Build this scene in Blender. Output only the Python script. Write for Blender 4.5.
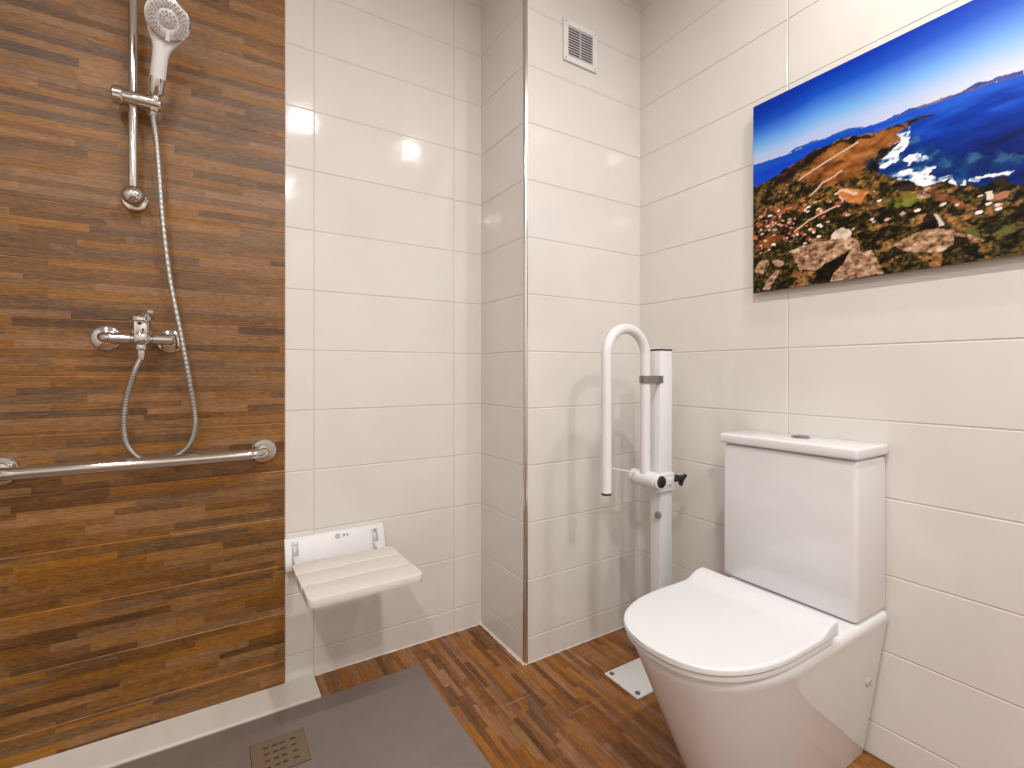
import bpy, bmesh, math, random
import numpy as np
from mathutils import Vector, Matrix
for o in list(bpy.data.objects): bpy.data.objects.remove(o)
SC = bpy.context.scene; COL = SC.collection
R_ = math.radians
# ---------------------------------------------------------------- camera, world, lamps, exposure
cd = bpy.data.cameras.new('camera'); cam = bpy.data.objects.new('camera', cd); COL.objects.link(cam)
cam.location = (0, 0, 1.0168); cam.rotation_euler = (R_(90), 0, -0.5569)
cd.sensor_width = 36; cd.lens = 483.93/1024*36; cd.shift_y = -11.94/1024; cd.clip_start = .02
SC.camera = cam
w = bpy.data.worlds.new('world'); SC.world = w; w.use_nodes = True
w.node_tree.nodes['Background'].inputs[0].default_value = (1, .93, .85, 1)
w.node_tree.nodes['Background'].inputs[1].default_value = .05
SC.view_settings.view_transform = 'Standard'; SC.view_settings.look = 'None'
SC.view_settings.gamma = 1; SC.view_settings.use_curve_mapping = False
SC.view_settings.exposure = -0.19
CEIL = 2.58
LAMPS = [(.47, .23, 17), (1.18, .22, 9.5), (-.58, -.85, 24), (.47, -1.0, 24), (-.55, .30, 8)]      # ceiling downlights: x, y, watts; last two added for even light
LAMP_COL = (1.0, .965, .925)
for i, (lx, ly, e) in enumerate(LAMPS):
    ld = bpy.data.lights.new('downlight_lamp', 'AREA'); ld.shape = 'DISK'; ld.size = .09; ld.energy = e; ld.color = LAMP_COL
    lo = bpy.data.objects.new('downlight_lamp', ld); COL.objects.link(lo); lo.location = (lx, ly, CEIL-.012)
# ---------------------------------------------------------------- room dimensions
YA, XS, YF, XR, XL, YB = 1.7248, .9267, 1.4036, 1.4904, -1.35, -1.75
Z1, TH = .0892, .2            # first horizontal tile joint, tile height
# outlines of the printed landscape, metres from the panel's lower left corner
HORIZON=[(-0.014,0.406),(0.002,0.408),(0.106,0.402),(0.194,0.408),(0.258,0.403),(0.31,0.396),(0.359,0.394),(0.36,0.396),(0.386,0.392),(0.421,0.393),(0.489,0.39),(0.524,0.389),(0.56,0.388),(0.604,0.382),(1.0,0.385)]
ISLE=[(0.106,0.404),(0.133,0.413),(0.151,0.413),(0.177,0.413),(0.192,0.411),(0.196,0.406),(0.218,0.407),(0.254,0.41),(0.273,0.409),(0.303,0.4),(0.31,0.396),(0.258,0.402),(0.194,0.407)]
MOUNT=[(0.36,0.396),(0.373,0.4),(0.386,0.396),(0.405,0.403),(0.43,0.396),(0.466,0.398),(0.497,0.395),(0.513,0.397),(0.527,0.402),(0.537,0.401),(0.547,0.397),(0.565,0.397),(0.59,0.395),(0.604,0.392),(0.604,0.382),(0.56,0.388),(0.524,0.388),(0.489,0.389),(0.421,0.393),(0.386,0.391)]
MOUNTLOW=[(0.421,0.397),(0.489,0.396),(0.524,0.394),(0.56,0.391),(0.604,0.386),(0.604,0.382),(0.56,0.388),(0.524,0.388),(0.489,0.389),(0.421,0.393)]
LAND=[(-0.048,0.329),(0.007,0.338),(0.013,0.337),(0.058,0.344),(0.106,0.361),(0.146,0.371),(0.185,0.384),(0.218,0.386),(0.242,0.39),(0.273,0.386),(0.296,0.381),(0.324,0.375),(0.345,0.372),(0.343,0.374),(0.371,0.373),(0.39,0.37),(0.408,0.372),(0.425,0.37),(0.443,0.368),(0.46,0.364),(0.451,0.361),(0.434,0.363),(0.412,0.363),(0.397,0.356),(0.376,0.348),(0.39,0.336),(0.388,0.331),(0.362,0.323),(0.343,0.313),(0.32,0.304),(0.313,0.293),(0.328,0.276),(0.343,0.262),(0.371,0.242),(0.403,0.221),(0.434,0.2),(0.455,0.198),(0.476,0.196),(0.488,0.185),(0.53,0.172),(0.541,0.163),(0.559,0.173),(0.573,0.175),(0.584,0.159),(0.594,0.148),(0.604,0.149),(0.62,0.144),(0.639,0.136),(1.0,0.28),(1.0,-0.01),(-0.01,-0.01)]
HILL=[(0.146,0.323),(0.185,0.357),(0.234,0.373),(0.254,0.378),(0.273,0.364),(0.296,0.366),(0.324,0.367),(0.364,0.366),(0.385,0.367),(0.395,0.357),(0.392,0.335),(0.356,0.326),(0.331,0.319),(0.317,0.304),(0.303,0.288),(0.292,0.267),(0.242,0.271),(0.19,0.284)]
DARKRIDGE=[(0.058,0.342),(0.146,0.371),(0.218,0.386),(0.273,0.383),(0.328,0.371),(0.335,0.358),(0.296,0.358),(0.258,0.377),(0.234,0.38),(0.19,0.364),(0.146,0.344),(0.115,0.313)]
COASTROCK=[(0.39,0.338),(0.388,0.33),(0.362,0.323),(0.343,0.313),(0.32,0.304),(0.313,0.293),(0.328,0.274),(0.343,0.262),(0.34,0.283),(0.352,0.3),(0.371,0.314),(0.39,0.326)]
FOAM1=[(0.403,0.363),(0.411,0.361),(0.402,0.337),(0.408,0.319),(0.394,0.305),(0.383,0.288),(0.371,0.277),(0.355,0.269),(0.345,0.27),(0.346,0.298),(0.364,0.314),(0.378,0.328),(0.372,0.345),(0.392,0.353)]
FOAM2=[(0.397,0.282),(0.412,0.283),(0.425,0.279),(0.436,0.275),(0.441,0.264),(0.425,0.26),(0.412,0.262),(0.399,0.262)]
FOAM3=[(0.371,0.246),(0.394,0.249),(0.412,0.251),(0.451,0.242),(0.457,0.234),(0.445,0.226),(0.455,0.216),(0.49,0.203),(0.476,0.195),(0.455,0.196),(0.434,0.199),(0.399,0.224)]
FOAM4=[(0.484,0.199),(0.494,0.184),(0.507,0.191),(0.515,0.174),(0.545,0.165),(0.543,0.157),(0.523,0.159),(0.5,0.17),(0.48,0.174),(0.472,0.177)]
STREAK=[(0.515,0.187),(0.541,0.184),(0.566,0.187),(0.587,0.186),(0.591,0.183),(0.572,0.179),(0.545,0.178),(0.517,0.181)]
ROAD1=[(0.142,0.314),(0.177,0.328),(0.226,0.344),(0.258,0.352),(0.292,0.363)]
ROAD2=[(0.173,0.258),(0.194,0.272),(0.206,0.285),(0.234,0.291),(0.254,0.3)]
ROAD3=[(0.129,0.166),(0.168,0.187),(0.194,0.196),(0.234,0.206),(0.254,0.214),(0.258,0.221),(0.25,0.231)]
PLOT=[(0.238,0.244),(0.254,0.254),(0.281,0.248),(0.321,0.219),(0.31,0.209),(0.303,0.197),(0.277,0.205),(0.262,0.214),(0.258,0.228)]
PLOTW=[(0.236,0.243),(0.25,0.254),(0.268,0.249),(0.296,0.226),(0.292,0.223),(0.266,0.24),(0.252,0.246),(0.24,0.237)]
GREEN=[(0.352,0.176),(0.371,0.187),(0.412,0.186),(0.434,0.165),(0.43,0.153),(0.394,0.157)]
GREEN2=[(0.5,0.071),(0.515,0.08),(0.545,0.07),(0.573,0.073),(0.594,0.058),(0.573,0.044),(0.523,0.058)]
BROWN1=[(0.002,0.144),(0.038,0.17),(0.092,0.165),(0.101,0.155),(0.082,0.143),(0.033,0.132),(0.002,0.129)]
BROWN2=[(0.443,0.187),(0.459,0.184),(0.488,0.157),(0.515,0.134),(0.507,0.126),(0.476,0.145),(0.451,0.168)]
ROCKA=[(0.11,0.109),(0.146,0.116),(0.198,0.121),(0.226,0.115),(0.273,0.115),(0.292,0.098),(0.301,0.077),(0.273,0.08),(0.242,0.066),(0.21,0.055),(0.194,0.04),(0.146,0.048),(0.135,0.069),(0.129,0.082)]
ROCKB=[(0.224,0.002),(0.234,0.024),(0.258,0.046),(0.273,0.072),(0.283,0.08),(0.303,0.07),(0.324,0.067),(0.337,0.047),(0.342,0.03),(0.352,0.003),(0.296,0.001)]
ROCKDARK=[(0.177,0.002),(0.194,0.035),(0.21,0.048),(0.242,0.066),(0.273,0.079),(0.273,0.068),(0.258,0.041),(0.236,0.028),(0.226,0.001)]
ROCKW=[(0.227,0.119),(0.23,0.134),(0.242,0.141),(0.258,0.144),(0.273,0.137),(0.278,0.126),(0.276,0.113),(0.258,0.114)]
ROCKS1=[(0.002,0.074),(0.013,0.09),(0.025,0.099),(0.048,0.095),(0.053,0.08),(0.038,0.068),(0.033,0.058),(0.013,0.062)]
ROCKS2=[(0.058,0.088),(0.077,0.09),(0.099,0.083),(0.097,0.074),(0.082,0.067),(0.068,0.076)]
ROCKS3=[(0.033,0.006),(0.048,0.037),(0.068,0.058),(0.082,0.06),(0.08,0.041),(0.063,0.025),(0.053,0.003)]
ROCKC=[(0.371,0.072),(0.399,0.085),(0.43,0.091),(0.455,0.094),(0.488,0.081),(0.515,0.063),(0.545,0.045),(0.541,0.041),(0.504,0.059),(0.49,0.048),(0.476,0.041),(0.455,0.031),(0.421,0.042),(0.39,0.054)]
DARKB=[(0.432,0.101),(0.434,0.122),(0.441,0.131),(0.453,0.128),(0.46,0.118),(0.464,0.101),(0.46,0.092),(0.445,0.094)]
PALERIM=[(0.453,0.128),(0.462,0.123),(0.472,0.105),(0.473,0.095),(0.464,0.095),(0.463,0.107)]
DARKC=[(0.488,0.046),(0.49,0.07),(0.504,0.061),(0.519,0.054),(0.515,0.045),(0.504,0.045)]
DARKD=[(0.367,0.22),(0.378,0.23),(0.403,0.226),(0.419,0.208),(0.412,0.194),(0.394,0.197),(0.374,0.212)]
ROCKD=[(0.419,0.173),(0.421,0.186),(0.432,0.193),(0.441,0.182),(0.451,0.168),(0.434,0.168)]
HOUSE=[(0.544,0.151),(0.556,0.15),(0.557,0.141),(0.556,0.132),(0.546,0.134)]
HOUSE2=[(0.557,0.14),(0.573,0.143),(0.584,0.14),(0.58,0.129),(0.559,0.129)]
DARKROCK=[(0.55,0.165),(0.566,0.177),(0.578,0.173),(0.587,0.153),(0.594,0.144),(0.573,0.148),(0.556,0.156)]
# ---------------------------------------------------------------- helpers
def s2l(c):
    return tuple((v/12.92 if v <= .04045 else ((v+.055)/1.055)**2.4) for v in (x/255 for x in c))
class MB:
    """collects shapes in one bmesh; build() links them as ONE mesh object"""
    def __init__(s): s.bm = bmesh.new(); s.mi = 0
    def _m(s, faces):
        for f in faces: f.material_index = s.mi
    def box(s, lo, hi, bev=0, seg=3, mat=None):
        b = bmesh.new(); bmesh.ops.create_cube(b, size=1)
        for v in b.verts: v.co = Vector([(lo[i]+hi[i])/2 + v.co[i]*(hi[i]-lo[i]) for i in range(3)])
        if bev: bmesh.ops.bevel(b, geom=list(b.edges), offset=bev, segments=seg, profile=.5, affect='EDGES')
        if mat: bmesh.ops.transform(b, matrix=mat, verts=b.verts)
        return s.merge(b)
    def merge(s, b):
        b.verts.index_update(); vs = [s.bm.verts.new(v.co) for v in b.verts]
        for f in b.faces:
            n = s.bm.faces.new([vs[v.index] for v in f.verts]); n.material_index = s.mi
        b.free(); return s
    def rings(s, rings, cap0=True, cap1=True, closed=True):
        vr = [[s.bm.verts.new(p) for p in r] for r in rings]; n = len(vr[0])
        for a, b in zip(vr, vr[1:]):
            for i in range(n if closed else n-1):
                j = (i+1) % n; s._m([s.bm.faces.new((a[i], a[j], b[j], b[i]))])
        if cap0: s._m([s.bm.faces.new(list(reversed(vr[0])))])
        if cap1: s._m([s.bm.faces.new(vr[-1])])
        return s
    def lathe(s, o, d, prof, n=28, cap0=True, cap1=True):
        """prof = [(distance along d, radius)]"""
        d = Vector(d).normalized(); u = d.orthogonal().normalized(); v = d.cross(u); o = Vector(o)
        return s.rings([[o+d*h+(u*math.cos(2*math.pi*k/n)+v*math.sin(2*math.pi*k/n))*r for k in range(n)] for h, r in prof], cap0, cap1)
    def cyl(s, a, b, r, n=24, bev=0):
        a = Vector(a); b = Vector(b); L = (b-a).length
        pr = [(0, r), (L, r)] if not bev else [(0, r-bev), (bev*.3, r-bev*.3), (bev, r), (L-bev, r), (L-bev*.3, r-bev*.3), (L, r-bev)]
        return s.lathe(a, b-a, pr, n)
    def tube(s, pts, r, n=16, cap=True):
        pts = [Vector(p) for p in pts]; R = []; u = None
        for i, p in enumerate(pts):
            t = (pts[min(i+1, len(pts)-1)]-pts[max(i-1, 0)]).normalized()
            u = t.orthogonal().normalized() if u is None else (u-t*u.dot(t)).normalized()
            v = t.cross(u); rr = r(i) if callable(r) else r
            R.append([p+(u*math.cos(2*math.pi*k/n)+v*math.sin(2*math.pi*k/n))*rr for k in range(n)])
        return s.rings(R, cap, cap)
    def build(s, name, mats, parent=None, smooth=35):
        bmesh.ops.recalc_face_normals(s.bm, faces=s.bm.faces)
        me = bpy.data.meshes.new(name); s.bm.to_mesh(me); s.bm.free()
        for m in (mats if isinstance(mats, (list, tuple)) else [mats]): me.materials.append(m)
        if smooth: me.shade_smooth(); me.set_sharp_from_angle(angle=R_(smooth))
        o = bpy.data.objects.new(name, me); COL.objects.link(o)
        if parent:
            o.parent = parent; o.matrix_parent_inverse = root_inv(parent)
        return o
def root_inv(p):
    return Matrix.Translation(-p.location) if p.type == 'EMPTY' else Matrix.Identity(4)
def thing(name, label, cat, loc, group=None):
    o = bpy.data.objects.new(name, None); COL.objects.link(o); o.location = loc
    o.empty_display_size = .05; o['label'] = label; o['category'] = cat
    if group: o['group'] = group
    return o
def struct(o): o['kind'] = 'structure'; return o
def smooth_path(pts, k=8):
    """Catmull-Rom"""
    P = [Vector(p) for p in pts]; P = [P[0]*2-P[1]]+P+[P[-1]*2-P[-2]]; out = []
    for i in range(1, len(P)-2):
        for j in range(k):
            t = j/k
            out.append(.5*((2*P[i])+(P[i+1]-P[i-1])*t+(2*P[i-1]-5*P[i]+4*P[i+1]-P[i+2])*t*t+(3*P[i]-P[i-1]-3*P[i+1]+P[i+2])*t**3))
    return out+[P[-2]]
def round_path(pts, rad, k=8):
    P = [Vector(p) for p in pts]; out = [P[0]]
    for a, b, c in zip(P, P[1:], P[2:]):
        d1 = (a-b).normalized(); d2 = (c-b).normalized(); q = rad
        p1 = b+d1*q; p2 = b+d2*q
        for j in range(k+1):
            t = j/k; out.append(p1*(1-t)**2+b*2*t*(1-t)+p2*t*t)
    return out+[P[-1]]
# ---------------------------------------------------------------- materials
def newmat(name, col=(.8, .8, .8), rough=.4, metal=0, coat=0, spec=.5):
    m = bpy.data.materials.new(name); m.use_nodes = True
    b = m.node_tree.nodes['Principled BSDF']
    b.inputs['Base Color'].default_value = (*col, 1); b.inputs['Roughness'].default_value = rough
    b.inputs['Metallic'].default_value = metal; b.inputs['Coat Weight'].default_value = coat
    b.inputs['Specular IOR Level'].default_value = spec
    return m
def N(m, typ, **kw):
    n = m.node_tree.nodes.new(typ)
    for k, v in kw.items(): setattr(n, k, v)
    return n
def bump(m, scale, strength, dist=.002, detail=2, stretch=None):
    nt = m.node_tree; g = N(m, 'ShaderNodeNewGeometry'); no = N(m, 'ShaderNodeTexNoise')
    no.inputs['Scale'].default_value = scale; no.inputs['Detail'].default_value = detail
    src = g.outputs['Position']
    if stretch:
        mp = N(m, 'ShaderNodeMapping'); mp.inputs['Scale'].default_value = stretch; nt.links.new(src, mp.inputs[0]); src = mp.outputs[0]
    nt.links.new(src, no.inputs['Vector']); bp = N(m, 'ShaderNodeBump')
    bp.inputs['Strength'].default_value = strength; bp.inputs['Distance'].default_value = dist
    nt.links.new(no.outputs['Fac'], bp.inputs['Height'])
    nt.links.new(bp.outputs[0], nt.nodes['Principled BSDF'].inputs['Normal'])
    return m
def mottle(m, c1, c2, scale=6, detail=3):
    """soft colour variation of the material itself"""
    nt = m.node_tree; g = N(m, 'ShaderNodeNewGeometry'); no = N(m, 'ShaderNodeTexNoise'); no.inputs['Scale'].default_value = scale
    no.inputs['Detail'].default_value = detail; nt.links.new(g.outputs['Position'], no.inputs['Vector'])
    r = N(m, 'ShaderNodeValToRGB'); r.color_ramp.elements[0].color = (*c1, 1); r.color_ramp.elements[1].color = (*c2, 1)
    r.color_ramp.elements[0].position = .35; r.color_ramp.elements[1].position = .65
    nt.links.new(no.outputs['Fac'], r.inputs[0]); nt.links.new(r.outputs[0], nt.nodes['Principled BSDF'].inputs['Base Color'])
    return m
TILE = mottle(newmat('glazed_cream_tile', rough=.09, spec=.5), (.708, .683, .652), (.737, .712, .681), 5)
bump(TILE, 9, .35, .004, 1.5)
GROUT = mottle(newmat('cream_grout', rough=.8), (.55, .495, .435), (.61, .555, .495), 14)
CEILM = bump(newmat('white_ceiling_paint', (.80, .77, .72), .8), 120, .1)
def wood(name, axis_a, axis_b, strips=50, seglen=4.2, spec=.6, cols=None):
    """wood-look porcelain: narrow strips of random length; a = along the strips, b = across"""
    m = newmat(name, rough=.48, spec=spec); nt = m.node_tree; L = nt.links.new
    g = N(m, 'ShaderNodeNewGeometry'); sp = N(m, 'ShaderNodeSeparateXYZ'); L(g.outputs['Position'], sp.inputs[0])
    def math_(op, a, b=None, c=None):
        n = N(m, 'ShaderNodeMath', operation=op)
        for i, v in enumerate((a, b, c)):
            if v is None: continue
            if isinstance(v, (int, float)): n.inputs[i].default_value = v
            else: L(v, n.inputs[i])
        return n.outputs[0]
    A = sp.outputs[axis_a]; B = sp.outputs[axis_b]
    v1 = N(m, 'ShaderNodeTexVoronoi', voronoi_dimensions='1D'); v1.inputs['Randomness'].default_value = .75; v1.inputs['Scale'].default_value = 1
    L(math_('MULTIPLY', B, strips), v1.inputs['W'])
    c1 = N(m, 'ShaderNodeSeparateColor'); L(v1.outputs['Color'], c1.inputs[0])
    seg = math_('ADD', math_('MULTIPLY', A, seglen), math_('MULTIPLY', c1.outputs[0], 517.3))
    v2 = N(m, 'ShaderNodeTexVoronoi', voronoi_dimensions='1D'); v2.inputs['Randomness'].default_value = 1; v2.inputs['Scale'].default_value = 1
    L(seg, v2.inputs['W'])
    c2 = N(m, 'ShaderNodeSeparateColor'); L(v2.outputs['Color'], c2.inputs[0])
    cb = N(m, 'ShaderNodeCombineXYZ'); L(math_('MULTIPLY', A, 16), cb.inputs[0]); L(math_('MULTIPLY', B, 190), cb.inputs[1]); L(math_('MULTIPLY', c2.outputs[1], 40), cb.inputs[2])
    gr = N(m, 'ShaderNodeTexNoise'); gr.inputs['Scale'].default_value = 1; gr.inputs['Detail'].default_value = 5; gr.inputs['Roughness'].default_value = .65; L(cb.outputs[0], gr.inputs['Vector'])
    cb2 = N(m, 'ShaderNodeCombineXYZ'); L(math_('MULTIPLY', A, 55), cb2.inputs[0]); L(math_('MULTIPLY', B, 480), cb2.inputs[1])
    g2 = N(m, 'ShaderNodeTexNoise'); g2.inputs['Scale'].default_value = 1; g2.inputs['Detail'].default_value = 3; L(cb2.outputs[0], g2.inputs['Vector'])
    big = N(m, 'ShaderNodeTexNoise'); big.inputs['Scale'].default_value = 3.2; big.inputs['Detail'].default_value = 2; L(g.outputs['Position'], big.inputs['Vector'])
    val = math_('ADD', math_('MULTIPLY', math_('POWER', c2.outputs[0], .6), .46), math_('MULTIPLY', math_('SUBTRACT', gr.outputs['Fac'], .5), .95))
    val = math_('ADD', val, math_('MULTIPLY', math_('SUBTRACT', g2.outputs['Fac'], .5), 1.0))
    val = math_('ADD', val, math_('ADD', math_('MULTIPLY', math_('SUBTRACT', big.outputs['Fac'], .5), .35), .20))
    rp = N(m, 'ShaderNodeValToRGB'); e = rp.color_ramp
    stops = [(0, WOODC[0]), (.22, WOODC[1]), (.45, WOODC[2]), (.68, WOODC[3]), (.95, WOODC[4])]
    while len(e.elements) < len(stops): e.elements.new(.5)
    for el, (p, c) in zip(e.elements, [(p_, (cols or WOODC)[i_]) for i_, (p_, c_) in enumerate(stops)]): el.position = p; el.color = (*s2l(c), 1)
    L(val, rp.inputs[0])
    hs = N(m, 'ShaderNodeHueSaturation'); L(rp.outputs[0], hs.inputs['Color'])
    L(math_('ADD', math_('MULTIPLY', c2.outputs[2], .22), .92), hs.inputs['Saturation'])
    L(hs.outputs[0], nt.nodes['Principled BSDF'].inputs['Base Color'])
    bp = N(m, 'ShaderNodeBump'); bp.inputs['Strength'].default_value = .25; bp.inputs['Distance'].default_value = .001
    L(gr.outputs['Fac'], bp.inputs['Height']); L(bp.outputs[0], nt.nodes['Principled BSDF'].inputs['Normal'])
    return m
WOODC = [(52, 32, 12), (86, 57, 25), (117, 79, 37), (142, 98, 49), (168, 121, 65)]
WOODW = wood('wood_look_wall_tile', 0, 2); WOODF = wood('wood_look_floor_tile', 1, 0, 56, 6.0, .4, [(62, 39, 20), (94, 61, 34), (126, 83, 47), (150, 103, 60), (174, 125, 78)])
WJOINTLIT = mottle(newmat('wood_tile_joint_painted_lit', rough=.6), s2l((150, 96, 48)), s2l((190, 128, 72)), 20)  # joint colour lightened to paint in the lit tile edges
FGROUT = mottle(newmat('floor_grout', rough=.8), s2l((120, 100, 82)), s2l((170, 150, 128)), 12)
CHROME = bump(newmat('polished_chrome', (.66, .645, .63), .09, 1), 40, .02)
STEEL = bump(newmat('brushed_steel', (.55, .52, .49), .32, 1), 300, .05, stretch=(1, .1, .1))
DSTEEL = newmat('dark_zinc', (.30, .29, .28), .35, 1)
CERAMIC = mottle(newmat('white_sanitary_ceramic', rough=.07, coat=.3), (.745, .745, .765), (.765, .765, .785), 3)
LIDM = mottle(newmat('white_duroplast', rough=.28), (.70, .705, .725), (.72, .725, .745), 3)
WPOW = mottle(newmat('white_powder_coat', rough=.28), (.735, .735, .75), (.755, .755, .77), 8)
WPLAST = mottle(newmat('white_plastic', rough=.35), (.73, .73, .74), (.75, .75, .76), 8)
SEATM = bump(mottle(newmat('cream_white_plastic', rough=.42), (.69, .655, .61), (.72, .685, .64), 9), 60, .12, .001)
BLACK = bump(newmat('black_plastic', (.012, .012, .013), .4), 80, .05)
GREYM = newmat('grey_plastic', (.30, .30, .31), .4)
CAVSHADE = bump(newmat('painted_cavity_shade', (.012, .010, .008), .9), 50, .05)  # near-black colour standing in for the shade inside drain and duct
TRAYM = bump(mottle(newmat('grey_mineral_resin', rough=.40), s2l((122, 110, 106)), s2l((127, 115, 110)), 12), 260, .22, .0008, 4)
SILIC = bump(mottle(newmat('white_sealant', rough=.45), (.66, .62, .575), (.70, .665, .625), 9), 40, .12, .002)
DRAINM = bump(newmat('beige_drain_plate', s2l((128, 108, 88)), .42, .25), 200, .06)
FACEM = bump(newmat('silver_spray_face', (.62, .60, .585), .35, .35), 200, .05)
# ---------------------------------------------------------------- setting: tiled surfaces
random.seed(4)
def tiled(name, origin, ua, va, cells, mats, gap=.0020, ch=.0020, depth=.0014, back=None):
    """origin + u*ua + v*va; cells = (u0,u1,v0,v1); each tile a chamfered face over a joint bed"""
    ua = Vector(ua); va = Vector(va); n = ua.cross(va).normalized(); o = Vector(origin); mb = MB()
    U = [c for q in cells for c in q[:2]]; V = [c for q in cells for c in q[2:]]
    mb.mi = 1
    q = [o+ua*u+va*v-n*depth for u, v in ((min(U), min(V)), (max(U), min(V)), (max(U), max(V)), (min(U), max(V)))]
    t = .03; mb.rings([q, [p-n*t for p in q]])
    mb.mi = 0
    for (u0, u1, v0, v1) in cells:
        g = gap/2; u0 += g; u1 -= g; v0 += g; v1 -= g
        lo = [mb.bm.verts.new(o+ua*u+va*v-n*depth) for u, v in ((u0, v0), (u1, v0), (u1, v1), (u0, v1))]
        hi = [mb.bm.verts.new(o+ua*u+va*v+n*random.uniform(-.00025, .00025)) for u, v in ((u0+ch, v0+ch), (u1-ch, v0+ch), (u1-ch, v1-ch), (u0+ch, v1-ch))]
        mb._m([mb.bm.faces.new(hi)])
        for i in range(4):
            j = (i+1) % 4; mb._m([mb.bm.faces.new((lo[i], lo[j], hi[j], hi[i]))])
    me = bpy.data.meshes.new(name); mb.bm.to_mesh(me); mb.bm.free()
    for m in mats: me.materials.append(m)
    ob = bpy.data.objects.new(name, me); COL.objects.link(ob); return struct(ob)
def zr():
    z = [0, Z1]
    while z[-1]+TH < CEIL: z.append(z[-1]+TH)
    return z+[CEIL]
def grid(us, vs): return [(a, b, c, d) for a, b in zip(us, us[1:]) for c, d in zip(vs, vs[1:])]
TM = (TILE, GROUT)
XW = .204                                    # edge between wood-look and cream tiles
tiled('wall_back', (0, YA, 0), (1, 0, 0), (0, 0, 1), grid([XW, .294, .807, XS+.004], zr()), TM)
tiled('wall_pillar_side', (XS, 0, 0), (0, -1, 0), (0, 0, 1), grid([-YA-.004, -YF-.010], zr()), TM)
tiled('wall_pillar_front', (0, YF, 0), (1, 0, 0), (0, 0, 1), grid([XS+.010, XR+.004], zr()), TM)
ys = [-YF-.004, -.806, -.206, .394, .994, 1.594, -YB]
tiled('wall_right', (XR, 0, 0), (0, -1, 0), (0, 0, 1), grid(ys, zr()), TM)
tiled('wall_left', (XL, 0, 0), (0, 1, 0), (0, 0, 1), grid([YB, -1.2, -.6, 0, .6, 1.2, YA], zr()), TM)
tiled('wall_front', (0, YB, 0), (-1, 0, 0), (0, 0, 1), grid([-XR, -.9, -.3, .3, .9, -XL], zr()), TM)
zw = [.0]+[.084+.1535*k for k in range(17)]; zw = [z for z in zw if z < CEIL-.02]+[CEIL]
cells = []
for i, (a, b) in enumerate(zip(zw, zw[1:])):
    off = (.9, .35, .62)[i % 3]; xs = [XL]+[x for x in (XL+off, XL+off+.9) if x < -.85]+[XW]
    cells += grid(xs, [a, b])
tiled('wall_back_wood', (0, YA-.004, 0), (1, 0, 0), (0, 0, 1), cells, (WOODW, WJOINTLIT), gap=.0016, ch=.0013, depth=.001)
fx = [.602+.148*k for k in range(-14, 8)]; fx = [XL]+[x for x in fx if XL+.02 < x < XR-.02]+[XR]
cells = []
for i, (a, b) in enumerate(zip(fx, fx[1:])):
    k = round((a-.602)/.148); c0 = {0: 1.567, 1: 1.265, 2: 1.13, 3: 1.34}.get(k, 1.567-.302*k)
    yy = [y for y in [c0+.6*j for j in range(-12, 13)] if YB+.02 < y < YA-.02]
    cells += grid([a, b], [YB]+yy+[YA])
tiled('floor', (0, 0, 0), (1, 0, 0), (0, 1, 0), cells, (WOODF, FGROUT), gap=.0016, ch=.0008, depth=.0008)
m = MB(); m.box((XL-.03, YB-.03, CEIL), (XR+.03, YA+.03, CEIL+.03)); struct(m.build('ceiling', CEILM, smooth=0))
# chrome corner strip on the pillar edge, shower upstand, sealant lines
m = MB(); n = 10; pr = [(XS-.0012, YF+.011)]+[(XS+.0095-.0107*math.cos(a)-.0, YF+.0095-.0107*math.sin(a)) for a in [k*math.pi/2/n for k in range(n+1)]]+[(XS+.011, YF-.0012), (XS+.011, YF+.011)]
m.rings([[Vector((x, y, z)) for x, y in pr] for z in (0.001, CEIL)]); struct(m.build('trim_1', newmat('chrome_edge_strip', (.72, .70, .68), .16, 1), smooth=50))
m = MB(); prof = [(YA-.002, .0), (YA-.002, .0080), (YA-.012, .0072), (YA-.04, .0075), (1.606, .0090), (1.598, .0088), (1.5945, .0070), (1.5945, 0)]
m.rings([[Vector((x, y, z)) for y, z in prof] for x in (XL, .286, .292)]); struct(m.build('trim_2', SILIC, smooth=40))
m = MB()
def caulk(a, b, nrm, hh=.003):
    a = Vector(a); b = Vector(b); nrm = Vector(nrm); k = int((b-a).length/.012)+2; rr = []
    for i in range(k+1):
        p = a.lerp(b, i/k); h = hh*random.uniform(.6, 1.25); rr.append([p, p+nrm*h, p+nrm*h*.5+Vector((0, 0, h*.5)), p+Vector((0, 0, h))])
    m.rings(rr)
caulk((.295, YA, 0), (XS, YA, 0), (0, -1, 0)); caulk((XS, YA, 0), (XS, YF, 0), (-1, 0, 0), .008); caulk((XS, YF, 0), (XR, YF, 0), (0, -1, 0), .003)
struct(m.build('trim_3', SILIC))
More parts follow.
